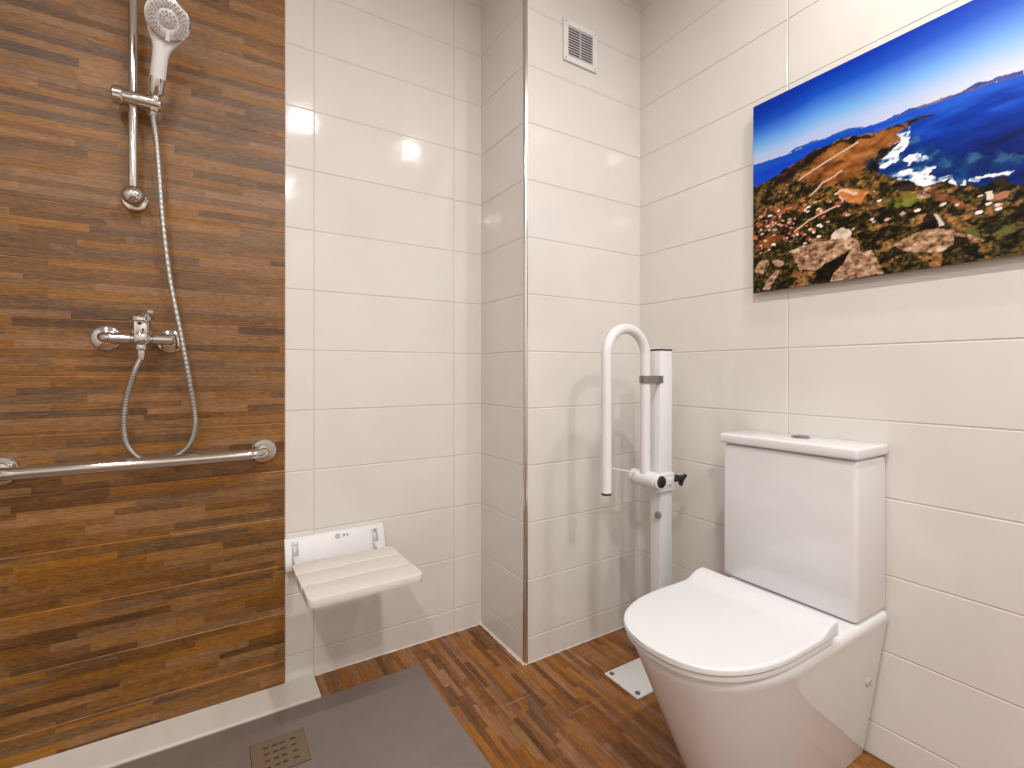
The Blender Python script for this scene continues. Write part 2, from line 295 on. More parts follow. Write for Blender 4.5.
# ---------------------------------------------------------------- shower tray with drain
TX0, TX1, TY0, TY1, TZ = -.95, .611, .72, 1.592, .0055
t = thing('shower_tray', 'flat grey resin shower tray set into the wood-look floor', 'shower tray', (.0, 1.15, 0))
m = MB(); m.box((TX0, TY0, .0002), (TX1, TY1, TZ), .002, 2); m.build('tray_slab', TRAYM, t)
DX0, DX1, DY0, DY1 = .090, .222, 1.350, 1.482
m = MB(); z = TZ+.0022
def plate_with_slots(mb, x0, x1, y0, y1, z, us, vs, hl, hw, n=16):
    bx = [0]+[(a+b)/2 for a, b in zip(us, us[1:])]+[1]; by = [0]+[(a+b)/2 for a, b in zip(vs, vs[1:])]+[1]
    for i, u in enumerate(us):
        for j, v in enumerate(vs):
            cx = x0+(x1-x0)*u; cy = y0+(y1-y0)*v
            X0 = x0+(x1-x0)*bx[i]; X1 = x0+(x1-x0)*bx[i+1]; Y0 = y0+(y1-y0)*by[j]; Y1 = y0+(y1-y0)*by[j+1]
            inn, out = [], []
            h_l = hl*random.uniform(.8, 1.1)
            for k in range(n):
                a = 2*math.pi*(k+.5)/n; c, s = math.cos(a), math.sin(a)
                inn.append((cx+(h_l-hw)*(1 if c > 0 else -1)+hw*c, cy+hw*s))
                f = 1/max(abs(c), abs(s)); px, py = c*f, s*f
                out.append((cx+(X1-cx if px > 0 else cx-X0)*px, cy+(Y1-cy if py > 0 else cy-Y0)*py))
            lo = [Vector((x, y, z-.0016)) for x, y in inn]; hi = [Vector((x, y, z)) for x, y in inn]
            mb.rings([[Vector((*q, z)) for q in out], hi, lo], False, False)
            cor = [((X0 if sx < 0 else X1), (Y0 if sy < 0 else Y1)) for sx, sy in ((1, 1), (-1, 1), (-1, -1), (1, -1))]
            for q, (ka, kb) in zip(cor, ((1, 2), (5, 6), (9, 10), (13, 14))):
                mb._m([mb.bm.faces.new([mb.bm.verts.new((*out[ka], z)), mb.bm.verts.new((*q, z)), mb.bm.verts.new((*out[kb], z))])])
    c4 = [(x0, y0), (x1, y0), (x1, y1), (x0, y1)]
    mb.rings([[Vector((x, y, z-.0018)) for x, y in c4], [Vector((x, y, z)) for x, y in c4]], False, False)
plate_with_slots(m, DX0, DX1, DY0, DY1, z, (.27, .43, .57, .77), (.2, .39, .58, .77), .0078, .0030)
m.build('drain_cover', DRAINM, t, smooth=0)
m = MB(); m.box((DX0-.0012, DY0-.0012, TZ-.0005), (DX1+.0012, DY1+.0012, TZ+.0003)); m.build('drain_shade_pad', CAVSHADE, t, smooth=0)  # black pad on the tray, painted shade under the slots
# ---------------------------------------------------------------- slide rail with holder
WF = YA-.004                                  # face of the wood-look tiles
BX, BY = -.180, WF-.052
t = thing('shower_slide_rail', 'vertical chrome slide rail holding the white hand shower on the wood-look wall', 'shower rail', (BX, WF, 1.498))
m = MB(); m.cyl((BX, BY, 1.492), (BX, BY, 2.135), .0108, 28); m.build('rail_bar', CHROME, t)
for zc in (1.499, 2.128):
    s = 1 if zc < 2 else -1
    m = MB(); m.lathe((BX, WF, zc), (0, -1, 0), [(0, .031), (.005, .031), (.009, .029), (.011, .025)]); m.cyl((BX, WF-.005, zc), (BX, BY, zc), .018)
    m.lathe((BX, BY, zc-s*.024), (0, 0, s), [(.024-.0265*math.cos(a), max(.0005, .0265*math.sin(a))) for a in [k*math.pi/14 for k in range(15)]], 24)
    b = m.build('wall_bracket', CHROME, t)
    m = MB(); m.cyl((BX, BY-.0262, zc), (BX, BY-.0272, zc), .0045); m.build('screw_cap', DSTEEL, b)
SY, SZ = BY-.012, 1.758
m = MB(); m.lathe((-.206, SY, SZ), (1, 0, 0), [(0, .018), (.002, .0198), (.045, .0198), (.047, .0188), (.086, .0185), (.089, .0165)], 28)
m.cyl((BX, BY, SZ-.017), (BX, BY, SZ+.017), .0165)
m.build('slider', CHROME, t)
m = MB(); rg = []
for h, r in ((0, .019), (.003, .0222), (.02, .0222), (.023, .020)):
    rg.append([Vector((-.223+h, SY+(r+(.0009 if k % 2 else 0))*math.cos(k*math.pi/18), SZ+(r+(.0009 if k % 2 else 0))*math.sin(k*math.pi/18))) for k in range(36)])
m.rings(rg); m.build('locking_knob', CHROME, t)
# holder socket at the right end
AX = Vector((.024, -.062, .19)).normalized(); HO = Vector((-.131, SY-.004, SZ))        # axis and origin of hand shower
m = MB(); m.lathe(HO-AX*.016, AX, [(-.004, .0115), (.004, .0125), (.032, .0125), (.034, .0115)], 24); m.build('holder_socket', CHROME, t)
# ---------------------------------------------------------------- hand shower
t = thing('hand_shower', 'white hand shower with round grey spray face hanging on the slide rail', 'shower head', HO)
m = MB(); m.lathe(HO+AX*.0225, AX, [(-.004, .0105), (.001, .0135), (.001, .0155), (.004, .0172), (.038, .0182), (.042, .0180), (.042, .0150)], 28); m.build('collar', CHROME, t)
FN = Vector((.10, -.88, -.46)).normalized(); HC = HO+AX*.212+FN*.025+Vector((.007, 0, .002))                       # spray face normal and centre
u = Vector((0, 0, 1)).cross(FN).normalized()*-1; v = FN.cross(u)
if u.x < 0: u = -u
v = u.cross(-FN) if (u.cross(-FN)).z > 0 else u.cross(FN)
def hring(c, ax, rx, ry, n=32):
    side = (u-ax*u.dot(ax)).normalized(); dep = ax.cross(side)
    return [c+side*rx*math.cos(2*math.pi*k/n)+dep*ry*math.sin(2*math.pi*k/n) for k in range(n)]
m = MB()
sp = [(.064, .0172, .0175, 0), (.070, .0180, .018, 0), (.10, .0180, .0175, 0), (.122, .0178, .0165, 0), (.138, .0195, .016, .0), (.150, .0240, .0155, .0), (.162, .0300, .0145, .0), (.176, .0370, .0135, .0), (.192, .0420, .0125, .0), (.208, .0445, .0115, .0), (.224, .0425, .0105, .0), (.238, .0345, .0095, .0), (.247, .022, .0085, .0), (.251, .008, .006, .0)]
rg = [hring(HO+AX*h+Vector((.007*max(0, min(1, (h-.12)/.08)), .004, 0)), AX, rx, ry) for h, rx, ry, d in sp]
m.rings(rg)
m.lathe(HC-FN*.024, FN, [(0, .026), (.008, .039), (.015, .0465), (.019, .0482), (.023, .0482)], 40); m.build('handle', WPLAST, t, smooth=50)
m = MB(); m.lathe(HC-FN*.003, FN, [(0, .0490), (.002, .0506), (.0045, .0500), (.0055, .0475), (.0035, .0465)], 44, cap1=False); m.build('chrome_rim', CHROME, t)
m = MB(); m.lathe(HC-FN*.002, FN, [(0, .0470), (.0035, .0467), (.0045, .045), (.005, .027), (.0042, .024), (.0055, .021)], 44); m.build('spray_face', FACEM, t)
m = MB()
for nr, rr, ph in ((7, .009, 0), (12, .0165, .2), (19, .0285, .1), (24, .0350, .0), (28, .0412, .1)):
    for k in range(nr):
        a = 2*math.pi*k/nr+ph
        if rr > .025 and -2.0 < a-2*math.pi*(a > math.pi) < -1.2: continue
        p = HC+u*rr*math.cos(a)+v*rr*math.sin(a); m.cyl(p+FN*.002, p+FN*.0068, .0019 if (k+nr) % 3 else .0025, 8)
m.build('spray_nozzles', GREYM, t)
m = MB(); q = HC-v*.039; rg = []
for h, rw in ((.002, .0055), (.008, .0048), (.0095, .0035)): rg.append([q+FN*h+u*rw*sx+v*.012*sy for sx, sy in ((-1, -1), (1, -1), (.8, 1), (-.8, 1))])
m.rings(rg); m.build('spray_selector', WPLAST, t)
# ---------------------------------------------------------------- mixer
MX, MY, MZ = -.160, WF-.066, 1.107
t = thing('shower_mixer', 'chrome wall shower mixer with lever and two round wall plates', 'shower mixer', (MX, WF, MZ))
for x, zz in ((-.243, 1.111), (-.100, 1.107)):
    m = MB(); m.lathe((x, WF, zz), (0, -1, 0), [(0, .0350), (.003, .0350), (.006, .0337), (.009, .029), (.011, .021), (.013, .0155)], 36); b = m.build('wall_plate', CHROME, t)
    m = MB(); m.tube(round_path([(x, WF-.01, zz), (x, MY, (zz+MZ)/2+.001), (x+(.03 if x < MX else -.03), MY, MZ)], .018), .0135, 20); m.build('elbow', CHROME, b)
m = MB(); m.lathe((-.228, MY, MZ), (1, 0, 0), [(0, .0115), (.002, .0145), (.044, .0150), (.046, .0120), (.05, .0120), (.055, .017), (.062, .0215), (.07, .0225), (.078, .0215), (.085, .017), (.089, .0120), (.093, .0120), (.095, .0150), (.136, .0148), (.138, .0125)], 28)
m.lathe((MX, MY, MZ+.005), (0, 0, 1), [(0, .020), (.018, .0205), (.040, .0215), (.043, .0200)], 28)
m.build('mixer_body', CHROME, t)
m = MB(); m.box((MX-.015, MY-.0225, MZ+.006), (MX+.015, MY-.012, MZ+.048), .003, 2); b = m.build('front_plate', CHROME, t)
m = MB(); m.cyl((MX-.002, MY-.0222, MZ+.041), (MX-.002, MY-.0236, MZ+.041), .0042); m.box((MX+.003, MY-.0236, MZ+.019), (MX+.0075, MY-.0222, MZ+.027)); m.build('indicator_mark', BLACK, b)
m = MB(); m.lathe((MX, MY, MZ+.047), (0, 0, 1), [(0, .0235), (.003, .0255), (.013, .0250), (.018, .020), (.020, .01)], 28)
rg = []
for s_, hw_, th in ((0, .019, .0075), (.25, .0165, .007), (.5, .013, .006), (.75, .0105, .0055), (.93, .0098, .006), (1, .0072, .0045)):
    c = Vector((MX+.0+.026*s_, MY-.008-.070*s_, MZ+.062+.010*s_-.004*s_*s_)); sd = Vector((.95, .30, 0)).normalized(); up = Vector((-.05, .25, 1)).normalized()
    rg.append([c+sd*hw_*math.cos(2*math.pi*k/16)+up*th*math.sin(2*math.pi*k/16) for k in range(16)])
m.rings(rg); m.build('lever', CHROME, t)
m = MB(); m.cyl((MX, MY-.006, MZ-.016), (MX, MY-.006, MZ-.030), .0140, 24, .001); m.build('hose_outlet', CHROME, t)
m = MB(); m.lathe((MX, MY-.020, MZ+.002), (0, -1, 0), [(0, .0165), (.004, .0160), (.007, .0125), (.008, .005)], 24); m.build('diverter_button', CHROME, t)
# ---------------------------------------------------------------- hose
HY = BY-.003
hp = [(-.1340, SY+.003, SZ-.028), (-.134, SY+.002, SZ-.045), (-.128, HY, 1.66), (-.121, HY, 1.554), (-.113, HY, 1.429), (-.097, HY, 1.277), (-.074, HY-.006, 1.137), (-.056, HY-.008, 1.023), (-.042, HY, .922), (-.038, HY+.004, .864), (-.050, HY+.010, .812), (-.079, HY+.016, .779), (-.120, HY+.018, .764), (-.160, HY+.016, .773), (-.184, HY+.010, .799), (-.196, HY+.004, .832), (-.199, HY, .887), (-.191, HY-.006, .954), (-.174, MY-.006, 1.02), (MX-.002, MY-.006, MZ-.052), (MX, MY-.006, MZ-.034)]
t = thing('shower_hose', 'ribbed metal shower hose looping from the mixer up to the hand shower', 'shower hose', (-.12, HY, .76))
pp = smooth_path(hp, 34); m = MB(); m.tube(pp, lambda i: .0070+(.0006 if i % 4 < 2 else -.0003), 12)
HOSEM = newmat('hose_steel', (.42, .40, .375), .40, .9); bump(HOSEM, 500, .3, .001); m.build('hose', HOSEM, t, smooth=60)
m = MB(); m.lathe((MX, MY-.006, MZ-.0305), (0, 0, -1), [(0, .0085), (.001, .0100), (.012, .0100), (.02, .0085), (.026, .0078)], 20); m.build('hose_nut', CHROME, t)
m = MB(); m.lathe(HO-AX*.0220, -AX, [(0, .0075), (.001, .0095), (.01, .0098), (.018, .0082)], 20); m.build('hose_nut', CHROME, t)
# ---------------------------------------------------------------- grab rail
GZ = .768; GX0, GX1 = -.452, .142; GY = WF-.070
t = thing('grab_rail', 'long horizontal chrome grab rail below the mixer on the wood-look wall', 'grab rail', ((GX0+GX1)/2, WF, GZ))
m = MB(); m.tube(round_path([(GX0, WF-.006, GZ), (GX0, GY, GZ), (GX1, GY, GZ), (GX1, WF-.006, GZ)], .048, 12), .0160, 28); m.build('bar', CHROME, t)
for x in (GX0, GX1):
    m = MB(); m.lathe((x, WF, GZ), (0, -1, 0), [(0, .039), (.003, .039), (.008, .0375), (.011, .034), (.0115, .0225), (.014, .020), (.014, .017)], 40); m.build('wall_flange', CHROME, t)
# ---------------------------------------------------------------- folding shower seat
SX0, SX1 = .2005, .524
t = thing('folding_shower_seat', 'white slatted folding shower seat fixed low on the cream tiles', 'shower seat', (.365, YA, .44))
def prism_x(mb, prof, xa, xb, bev=0):
    b = bmesh.new(); r0 = [b.verts.new((xa, y, z)) for y, z in prof]; r1 = [b.verts.new((xb, y, z)) for y, z in prof]; n = len(prof)
    for i in range(n): b.faces.new((r0[i], r0[(i+1) % n], r1[(i+1) % n], r1[i]))
    b.faces.new(list(reversed(r0))); b.faces.new(r1); bmesh.ops.recalc_face_normals(b, faces=b.faces)
    if bev: bmesh.ops.bevel(b, geom=list(b.edges), offset=bev, segments=2, profile=.5, affect='EDGES')
    mb.merge(b)
PT, PB = .476, .394
m = MB(); prism_x(m, [(YA, PB-.012), (YA, PT), (YA-.010, PT), (YA-.044, PB+.008), (YA-.044, PB-.012)], SX0+.001, SX1, .003); m.build('wall_plate', WPLAST, t)
def on_plate(z): return YA-.010-(PT-z)/(PT-PB-.008)*.034
tilt = math.atan2(.034, PT-PB-.008)
def plate_mat(x, z): return Matrix.Translation((x, on_plate(z), z)) @ Matrix.Rotation(-tilt, 4, 'X')
for x in (.232, .490):
    m = MB(); m.box((-.0095, -.003, -.028), (.0095, .001, .021), .0015, 2, plate_mat(x, .444)); m.box((-.0055, -.0055, -.024), (.0055, -.002, .008), .001, 2, plate_mat(x, .444)); h = m.build('hinge_plate', newmat('galvanised_plate', (.42, .43, .44), .5, .6), t)
    m = MB(); M4 = plate_mat(x, .459); m.cyl(M4 @ Vector((0, -.002, 0)), M4 @ Vector((0, -.006, 0)), .0055, 16); m.build('screw', DSTEEL, h)
    m = MB(); prism_x(m, [(YA-.030, .424), (YA-.050, .428), (1.590, .4145), (1.350, .4115), (1.350, .4015), (1.60, .4005), (YA-.036, .404)], x-.010, x+.010, .0015); m.build('support_arm', WPLAST, t)
def slat(y0, y1, x0, x1, r0, r1, z0=.411, z1=.436, b=.0025):
    """rounded plan: r0 = radius of back corners, r1 = radius of front corners"""
    pts = []
    for cx, cy, r, a0 in ((x1, y1, r0, 0), (x0, y1, r0, 90), (x0, y0, r1, 180), (x1, y0, r1, 270)):
        sx = -1 if cx == x1 else 1; sy = -1 if cy == y1 else 1
        for k in range(6):
            a = R_(a0+90*k/5); pts.append((cx+sx*r+r*math.cos(a), cy+sy*r+r*math.sin(a)))
    cx = (x0+x1)/2; cy = (y0+y1)/2
    def ins(d): return [(x-(d if x > cx else -d), y-(d if y > cy else -d)) for x, y in pts]
    mb = MB()
    mb.rings([[Vector((x, y, z0)) for x, y in ins(b)], [Vector((x, y, z0+b*.3)) for x, y in ins(b*.3)], [Vector((x, y, z0+b)) for x, y in pts], [Vector((x, y, z1-b)) for x, y in pts], [Vector((x, y, z1-b*.3)) for x, y in ins(b*.3)], [Vector((x, y, z1)) for x, y in ins(b)]])
    return mb
slat(1.5075, 1.588, .207, .514, .004, .003).build('slat', SEATM, t)
slat(1.4170, 1.5025, .208, .517, .003, .003).build('slat', SEATM, t)
slat(1.318, 1.4120, .210, .522, .003, .016).build('slat', SEATM, t)
for y in (1.505, 1.4145):
    for x in (.262, .478):
        m = MB(); m.box((x-.012, y-.0042, .414), (x+.012, y+.0042, .4335)); m.build('spacer', SEATM, t)
m = MB(); M4 = plate_mat(.366, .460); m.cyl(M4 @ Vector((0, .002, 0)), M4 @ Vector((0, -.0022, 0)), .0085, 20); m.build('cover_cap', DSTEEL, t)
m = MB()
for i, dx in enumerate((.018, .0225, .031)): m.box((dx-.0018, -.0006, -.0045), (dx+.0018 if i < 2 else dx+.0035, .0006, .0050), 0, 1, M4)
m.build('printed_mark', GREYM, t)
# ---------------------------------------------------------------- corner support rail on a post
t = thing('folding_support_rail', 'white fold-up support rail on a tall floor post in the corner beside the toilet', 'support rail', (1.27, 1.14, 0))
PX0, PX1, PY0, PY1, PTOP = 1.288, 1.348, 1.122, 1.166, 1.090
m = MB(); m.box((PX0, PY0, .006), (PX1, PY1, PTOP), .003, 2); b = m.build('post', WPOW, t)
m = MB(); m.box((PX0-.0008, PY0-.0008, PTOP), (PX1+.0008, PY1+.0008, PTOP+.005), .0015, 2); m.build('post_cap', BLACK, b)
m = MB(); m.box((1.122, 1.066, .0), (1.40, 1.216, .0065), .0022, 2); b = m.build('base_plate', WPOW, t)
for x in (1.140, 1.382):
    for y in (1.083, 1.199):
        m = MB(); m.lathe((x, y, .0065), (0, 0, 1), [(0, .0085), (.001, .0085), (.001, .006), (.004, .006), (.0045, .005)], 16); m.build('bolt', DSTEEL, b)
RX1, RX0, RY = 1.236, 1.061, 1.140
RC = (RX0+RX1)/2; rad = (RX1-RX0)/2; zt = 1.070
pts = [(RX1, RY, .660), (RX1, RY, zt)]+[(RC+rad*math.cos(a), RY, zt+rad*math.sin(a)) for a in [k*math.pi/20 for k in range(1, 20)]]+[(RX0, RY, zt), (RX0, RY, .636)]
m = MB(); m.tube(pts, .0168, 24); b = m.build('rail_tube', WPOW, t)
m = MB(); m.cyl((RX0, RY, .636), (RX0, RY, .629), .0162, 20, .001); m.build('end_cap', BLACK, b)
SZ2 = .660
m = MB(); m.lathe((RX1+.004, 1.076, SZ2), (0, 1, 0), [(0, .0225), (.002, .0250), (.012, .0250), (.0125, .0238), (.0150, .0238), (.0155, .0262), (.105, .0262), (.1055, .0245), (.108, .0245), (.1085, .0258), (.120, .0255), (.123, .022)], 32); b = m.build('pivot_sleeve', WPOW, t)
m = MB(); m.lathe((RX1+.004, 1.0765, SZ2), (0, -1, 0), [(0, .0195), (.004, .0190), (.007, .016), (.0085, .010)], 28); m.build('pivot_cap', BLACK, b)
m = MB(); m.lathe((RX1+.004, 1.1985, SZ2), (0, 1, 0), [(0, .0195), (.004, .0190), (.007, .014)], 28); m.build('pivot_cap', GREYM, b)
m = MB(); m.tube([(RX0+.01, RY+.008, .712), (RX1-.014, RY+.03, .676)], .0028, 10); m.build('stay_rod', WPOW, t)
m = MB(); m.box((PX0-.030, PY0-.008, SZ2-.052), (PX1+.004, PY1+.006, SZ2+.014), .006, 3); m.box((PX0+.024, PY0-.014, SZ2-.026), (PX1-.010, PY0-.004, SZ2-.002), .003, 3); m.build('clamp_bracket', WPOW, t)
m = MB(); kx = PX1+.012; kc = Vector((kx+.044, (PY0+PY1)/2-.012, SZ2-.018))
m.cyl((kx-.006, kc.y, kc.z), (kx+.012, kc.y, kc.z), .0060, 14); m.build('knob_stud', STEEL, t)
m = MB(); kr = []; KD = Vector((-.30, -.95, .0)).normalized()
ku = Vector((0, 0, 1)); kv = KD.cross(ku)
for h, sc in ((-.010, .55), (-.008, .8), (-.004, .98), (.004, 1), (.008, .9), (.011, .6)):
    ring = []
    for k in range(48):
        a = 2*math.pi*k/48; r = .0125+.0135*max(0, math.cos(3*a))**1.3; ring.append(kc+KD*h+(ku*math.cos(a+math.pi)+kv*math.sin(a+math.pi))*r*sc)
    kr.append(ring)
m.rings(kr); m.cyl((kx+.004, kc.y, kc.z), kc, .008, 14); m.build('star_knob', BLACK, t)
m = MB(); m.lathe((PX0+.002, PY0+.012, .536), (-.75, -.66, 0), [(0, .0075), (.010, .0075), (.0105, .0105), (.024, .0105), (.026, .0085)], 20); m.build('stop_buffer', DSTEEL, t)
m = MB(); CZ = .992; m.tube([(RX1+.0185*math.cos(a), RY+.0185*math.sin(a), CZ) for a in [R_(x) for x in range(40, 322, 12)]], .0012, 4)
rg = []
for z_ in (CZ-.012, CZ+.012):
    pass
arc = [(RX1+.0178*math.cos(R_(x)), RY+.0178*math.sin(R_(x))) for x in range(90, 271, 12)]
outer = [(PX0+.014, RY-.0178-.0012)]+[(RX1+.0200*math.cos(R_(x)), RY+.0200*math.sin(R_(x))) for x in range(270, 89, -12)]+[(PX0-.001, RY+.0198)]
inner = [(PX0-.001, RY+.0178)]+arc+[(PX0+.014, RY-.0178)]
lp = outer+inner
m = MB(); m.rings([[Vector((x, y, z_)) for x, y in lp] for z_ in (CZ-.0125, CZ+.0125)], False, False)
no, ni = len(outer), len(inner)
for z_ in (CZ-.0125, CZ+.0125):
    O = [m.bm.verts.new((x, y, z_)) for x, y in outer]; I = [m.bm.verts.new((x, y, z_)) for x, y in reversed(inner)]
    for i in range(no-1): m.bm.faces.new((O[i], O[i+1], I[i+1], I[i]))
m.box((PX0-.003, RY-.0215, CZ-.0125), (PX0-.0002, RY+.020, CZ+.0125)); m.build('retaining_clip', DSTEEL, t)
# ---------------------------------------------------------------- toilet
t = thing('toilet', 'white close-coupled toilet with closed lid standing against the right wall', 'toilet', (1.2, .725, 0))
TC = .7205
def dring(z, xf, hw, xb, a=.262, nexp=2.3, rb=.012, n=30):
    """plan ring: flat back, straight sides, super-elliptic front"""
    xc = xf+a; pts = []
    for k in range(-n, n+1):
        th = math.pi/2*k/n; c, s = abs(math.cos(th)), math.sin(th)
        pts.append((xc-a*c**(2/nexp), TC+hw*(abs(s)**(2/nexp))*(1 if s > 0 else -1)))
    for q in (.33, .66): pts.append((xc+(xb-rb-xc)*q, TC+hw))
    for k in range(6): an = math.pi/2*k/5; pts.append((xb-rb+rb*math.sin(an), TC+hw-rb+rb*math.cos(an)))
    for k in range(6): an = math.pi/2*k/5; pts.append((xb-rb+rb*math.cos(an), TC-hw+rb-rb*math.sin(an)))
    for q in (.66, .33): pts.append((xc+(xb-rb-xc)*q, TC-hw))
    return [Vector((x, y, z)) for x, y in pts]
m = MB(); rg = []
RIM = .402
for k in range(15):
    f = k/14; z = .0+.372*f
    xf = .990-.172*(f**.95); hw = .1185+.0540*(f**.95); xb = 1.487
    rg.append(dring(z, xf, hw, xb, .225+.037*f, 2.15+.15*f))
for dz, d in ((.384, -.0015), (.392, .0005), (.398, .004), (.401, .0085), (RIM, .014)):
    rg.append(dring(dz, .8165+d, .1740-d, 1.487-max(0, d)*.3))
m.rings(rg); m.build('bowl', CERAMIC, t, smooth=45)
def slab(name, mat, z0, z1, xf, hw, xb, ridge=0, r=.004):
    """D-shaped board, top rises to a lip at the hinge"""
    n, mm = 44, 28; a = .258; nx = 2.45; top, bot = [], []
    for i in range(n+1):
        f = i/n; x = xf+(xb-xf)*(1-math.cos(math.pi*.5*f)) if f < 1 else xb
        q = min(1, max(0, (xf+a-x)/a)); h = hw*(1-q**nx)**(1/nx) if q > 0 else hw
        h = max(h, .012)
        tr, br = [], []
        for j in range(mm+1):
            y = -math.cos(math.pi*j/mm)*h
            d = min(h-abs(y), max(0, x-xf)); e = 0 if d > r else r-math.sqrt(max(0, r*r-(r-d)**2))
            s_ = min(1, max(0, (x-(xb-.075))/.06)); rz = ridge*s_*s_*(3-2*s_)
            tr.append(Vector((x, TC+y, z1+rz-e))); br.append(Vector((x, TC+y, z0)))
        top.append(tr); bot.append(br)
    mb = MB(); vt = [[mb.bm.verts.new(p) for p in r_] for r_ in top]; vb = [[mb.bm.verts.new(p) for p in r_] for r_ in bot]
    for i in range(n):
        for j in range(mm):
            mb.bm.faces.new((vt[i][j], vt[i+1][j], vt[i+1][j+1], vt[i][j+1])); mb.bm.faces.new((vb[i][j], vb[i][j+1], vb[i+1][j+1], vb[i+1][j]))
    for i in range(n):
        mb.bm.faces.new((vt[i][0], vb[i][0], vb[i+1][0], vt[i+1][0])); mb.bm.faces.new((vt[i][mm], vt[i+1][mm], vb[i+1][mm], vb[i][mm]))
    for j in range(mm):
        mb.bm.faces.new((vt[0][j], vt[0][j+1], vb[0][j+1], vb[0][j])); mb.bm.faces.new((vt[n][j], vb[n][j], vb[n][j+1], vt[n][j+1]))
    return mb.build(name, mat, t, smooth=50)
slab('seat', LIDM, .4052, .4160, .799, .1770, 1.190, 0, .003)
slab('lid', LIDM, .4205, .4330, .793, .1800, 1.208, .020, .005)
for y in (TC-.1, TC+.1):
    m = MB(); m.cyl((1.213, y-.02, .422), (1.213, y+.02, .422), .010, 18, .001); m.cyl((1.213, y, RIM-.001), (1.213, y, .422), .008, 14); m.build('hinge', WPLAST, t)
m = MB(); m.box((1.324, .5510, .403), (1.487, .9130, .8010), .012, 4); m.build('cistern', CERAMIC, t)
m = MB(); m.box((1.315, .5460, .8030), (1.4885, .9190, .8320), .0075, 4); b = m.build('cistern_lid', CERAMIC, t)
m = MB(); m.lathe((1.415, .730, .8320), (0, 0, 1), [(0, .0235), (.0025, .0235), (.005, .0205), (.0055, .018), (.0045, .0175), (.0065, .012), (.007, .004)], 32); m.build('flush_button', newmat('satin_button', (.33, .34, .37), .22, 1), t)
f = (.228/.372); hwz = .1185+.0540*(f**.95)
m = MB(); m.lathe((1.428, TC-hwz+.001, .225), (0, -1, -.12), [(0, .0130), (.0025, .0128), (.0035, .011)], 20); m.build('fixing_cap', newmat('pale_grey_plastic', (.55, .54, .53), .3), t)
# ---------------------------------------------------------------- vent grille
t = thing('vent_grille', 'small square white ventilation grille high on the pillar front', 'vent', (1.171, YF, 2.157))
VX0, VX1, VZ0, VZ1 = 1.091, 1.251, 2.157, 2.309
m = MB(); fw = .021; y1 = YF-.009
for a in ((VX0, VZ0, VX1, VZ0+fw), (VX0, VZ1-fw, VX1, VZ1), (VX0, VZ0+fw, VX0+fw, VZ1-fw), (VX1-fw, VZ0+fw, VX1, VZ1-fw)): m.box((a[0], y1, a[1]), (a[2], YF, a[3]))
m.build('frame', WPLAST, t, smooth=0)
m = MB(); m.box((VX0+fw, YF-.0015, VZ0+fw), (VX1-fw, YF, VZ1-fw)); m.build('duct_shade_sheet', CAVSHADE, t, smooth=0)  # black sheet on the wall, painted shade behind the louvres
m = MB(); ns = 11; hh = (VZ1-VZ0-2*fw)/ns
for k in range(ns):
    zc = VZ0+fw+hh*(k+.62); m.box((VX0+fw, -.0026, -.0013), (VX1-fw, .0026, .0013), 0, 1, Matrix.Translation((0, YF-.0052, zc)) @ Matrix.Rotation(R_(22), 4, 'X'))
m.box((1.1695, YF-.0065, VZ0+fw), (1.1725, YF-.002, VZ1-fw)); m.build('louvres', WPLAST, t, smooth=0)
for x in (VX0+.010, VX1-.010):
    for z in (VZ0+.010, VZ1-.010):
        m = MB(); m.cyl((x, y1+.0005, z), (x, y1-.0012, z), .0032, 12); m.build('screw', STEEL, t)
# ---------------------------------------------------------------- printed landscape panel
PW, PH, PY, PZ = 1.0, .593, .903, 1.268
NS, NT = 520, 310
S, T = np.meshgrid(np.linspace(0, PW, NS), np.linspace(0, PH, NT))
rng = np.random.RandomState(7)
def vnoise(x, y, seed):
    r = np.random.RandomState(seed).rand(128, 128); xi = np.floor(x).astype(int); yi = np.floor(y).astype(int); fx_ = x-xi; fy_ = y-yi
    fx_ = fx_*fx_*(3-2*fx_); fy_ = fy_*fy_*(3-2*fy_); g = lambda a, b: r[a % 128, b % 128]
    return (g(xi, yi)*(1-fx_)+g(xi+1, yi)*fx_)*(1-fy_)+(g(xi, yi+1)*(1-fx_)+g(xi+1, yi+1)*fx_)*fy_
def fbm(fx0, fy0, seed, octv=5, gain=.55):
    out = 0; amp = 1; tot = 0
    for k in range(octv): out = out+amp*vnoise(S*fx0*2**k+7.3*k, T*fy0*2**k+3.1*k, seed+k); tot += amp; amp *= gain
    return out/tot
JX = (fbm(60, 60, 90, 3)-.5)*.010; JY = (fbm(60, 60, 95, 3)-.5)*.010
def inside(poly, jit=1.0):
    x = S+JX*jit; y = T+JY*jit; r = np.zeros(S.shape, bool); n = len(poly)
    for i in range(n):
        x0, y0 = poly[i]; x1, y1 = poly[(i+1) % n]
        if y0 == y1: continue
        r ^= ((y0 > y) != (y1 > y)) & (x < (x1-x0)*(y-y0)/(y1-y0)+x0)
    return r
def near(pathp, wd):
    d = np.full(S.shape, 9.)
    for (x0, y0), (x1, y1) in zip(pathp, pathp[1:]):
        L2 = (x1-x0)**2+(y1-y0)**2+1e-12; q = np.clip(((S-x0)*(x1-x0)+(T-y0)*(y1-y0))/L2, 0, 1)
        d = np.minimum(d, np.hypot(S+JX*.3-x0-q*(x1-x0), T+JY*.3-y0-q*(y1-y0)))
    return d < wd
def C3(c): return np.array(s2l(c))
def ramp(v, stops):
    xs = [p for p, _ in stops]; cs = np.array([s2l(c) for _, c in stops]); return np.stack([np.interp(v, xs, cs[:, i]) for i in range(3)], -1)
IMG = np.zeros(S.shape+(3,))
def put(mask, col): IMG[mask] = (np.broadcast_to(col, IMG.shape)[mask])
H = np.interp(S, [p[0] for p in HORIZON], [p[1] for p in HORIZON])
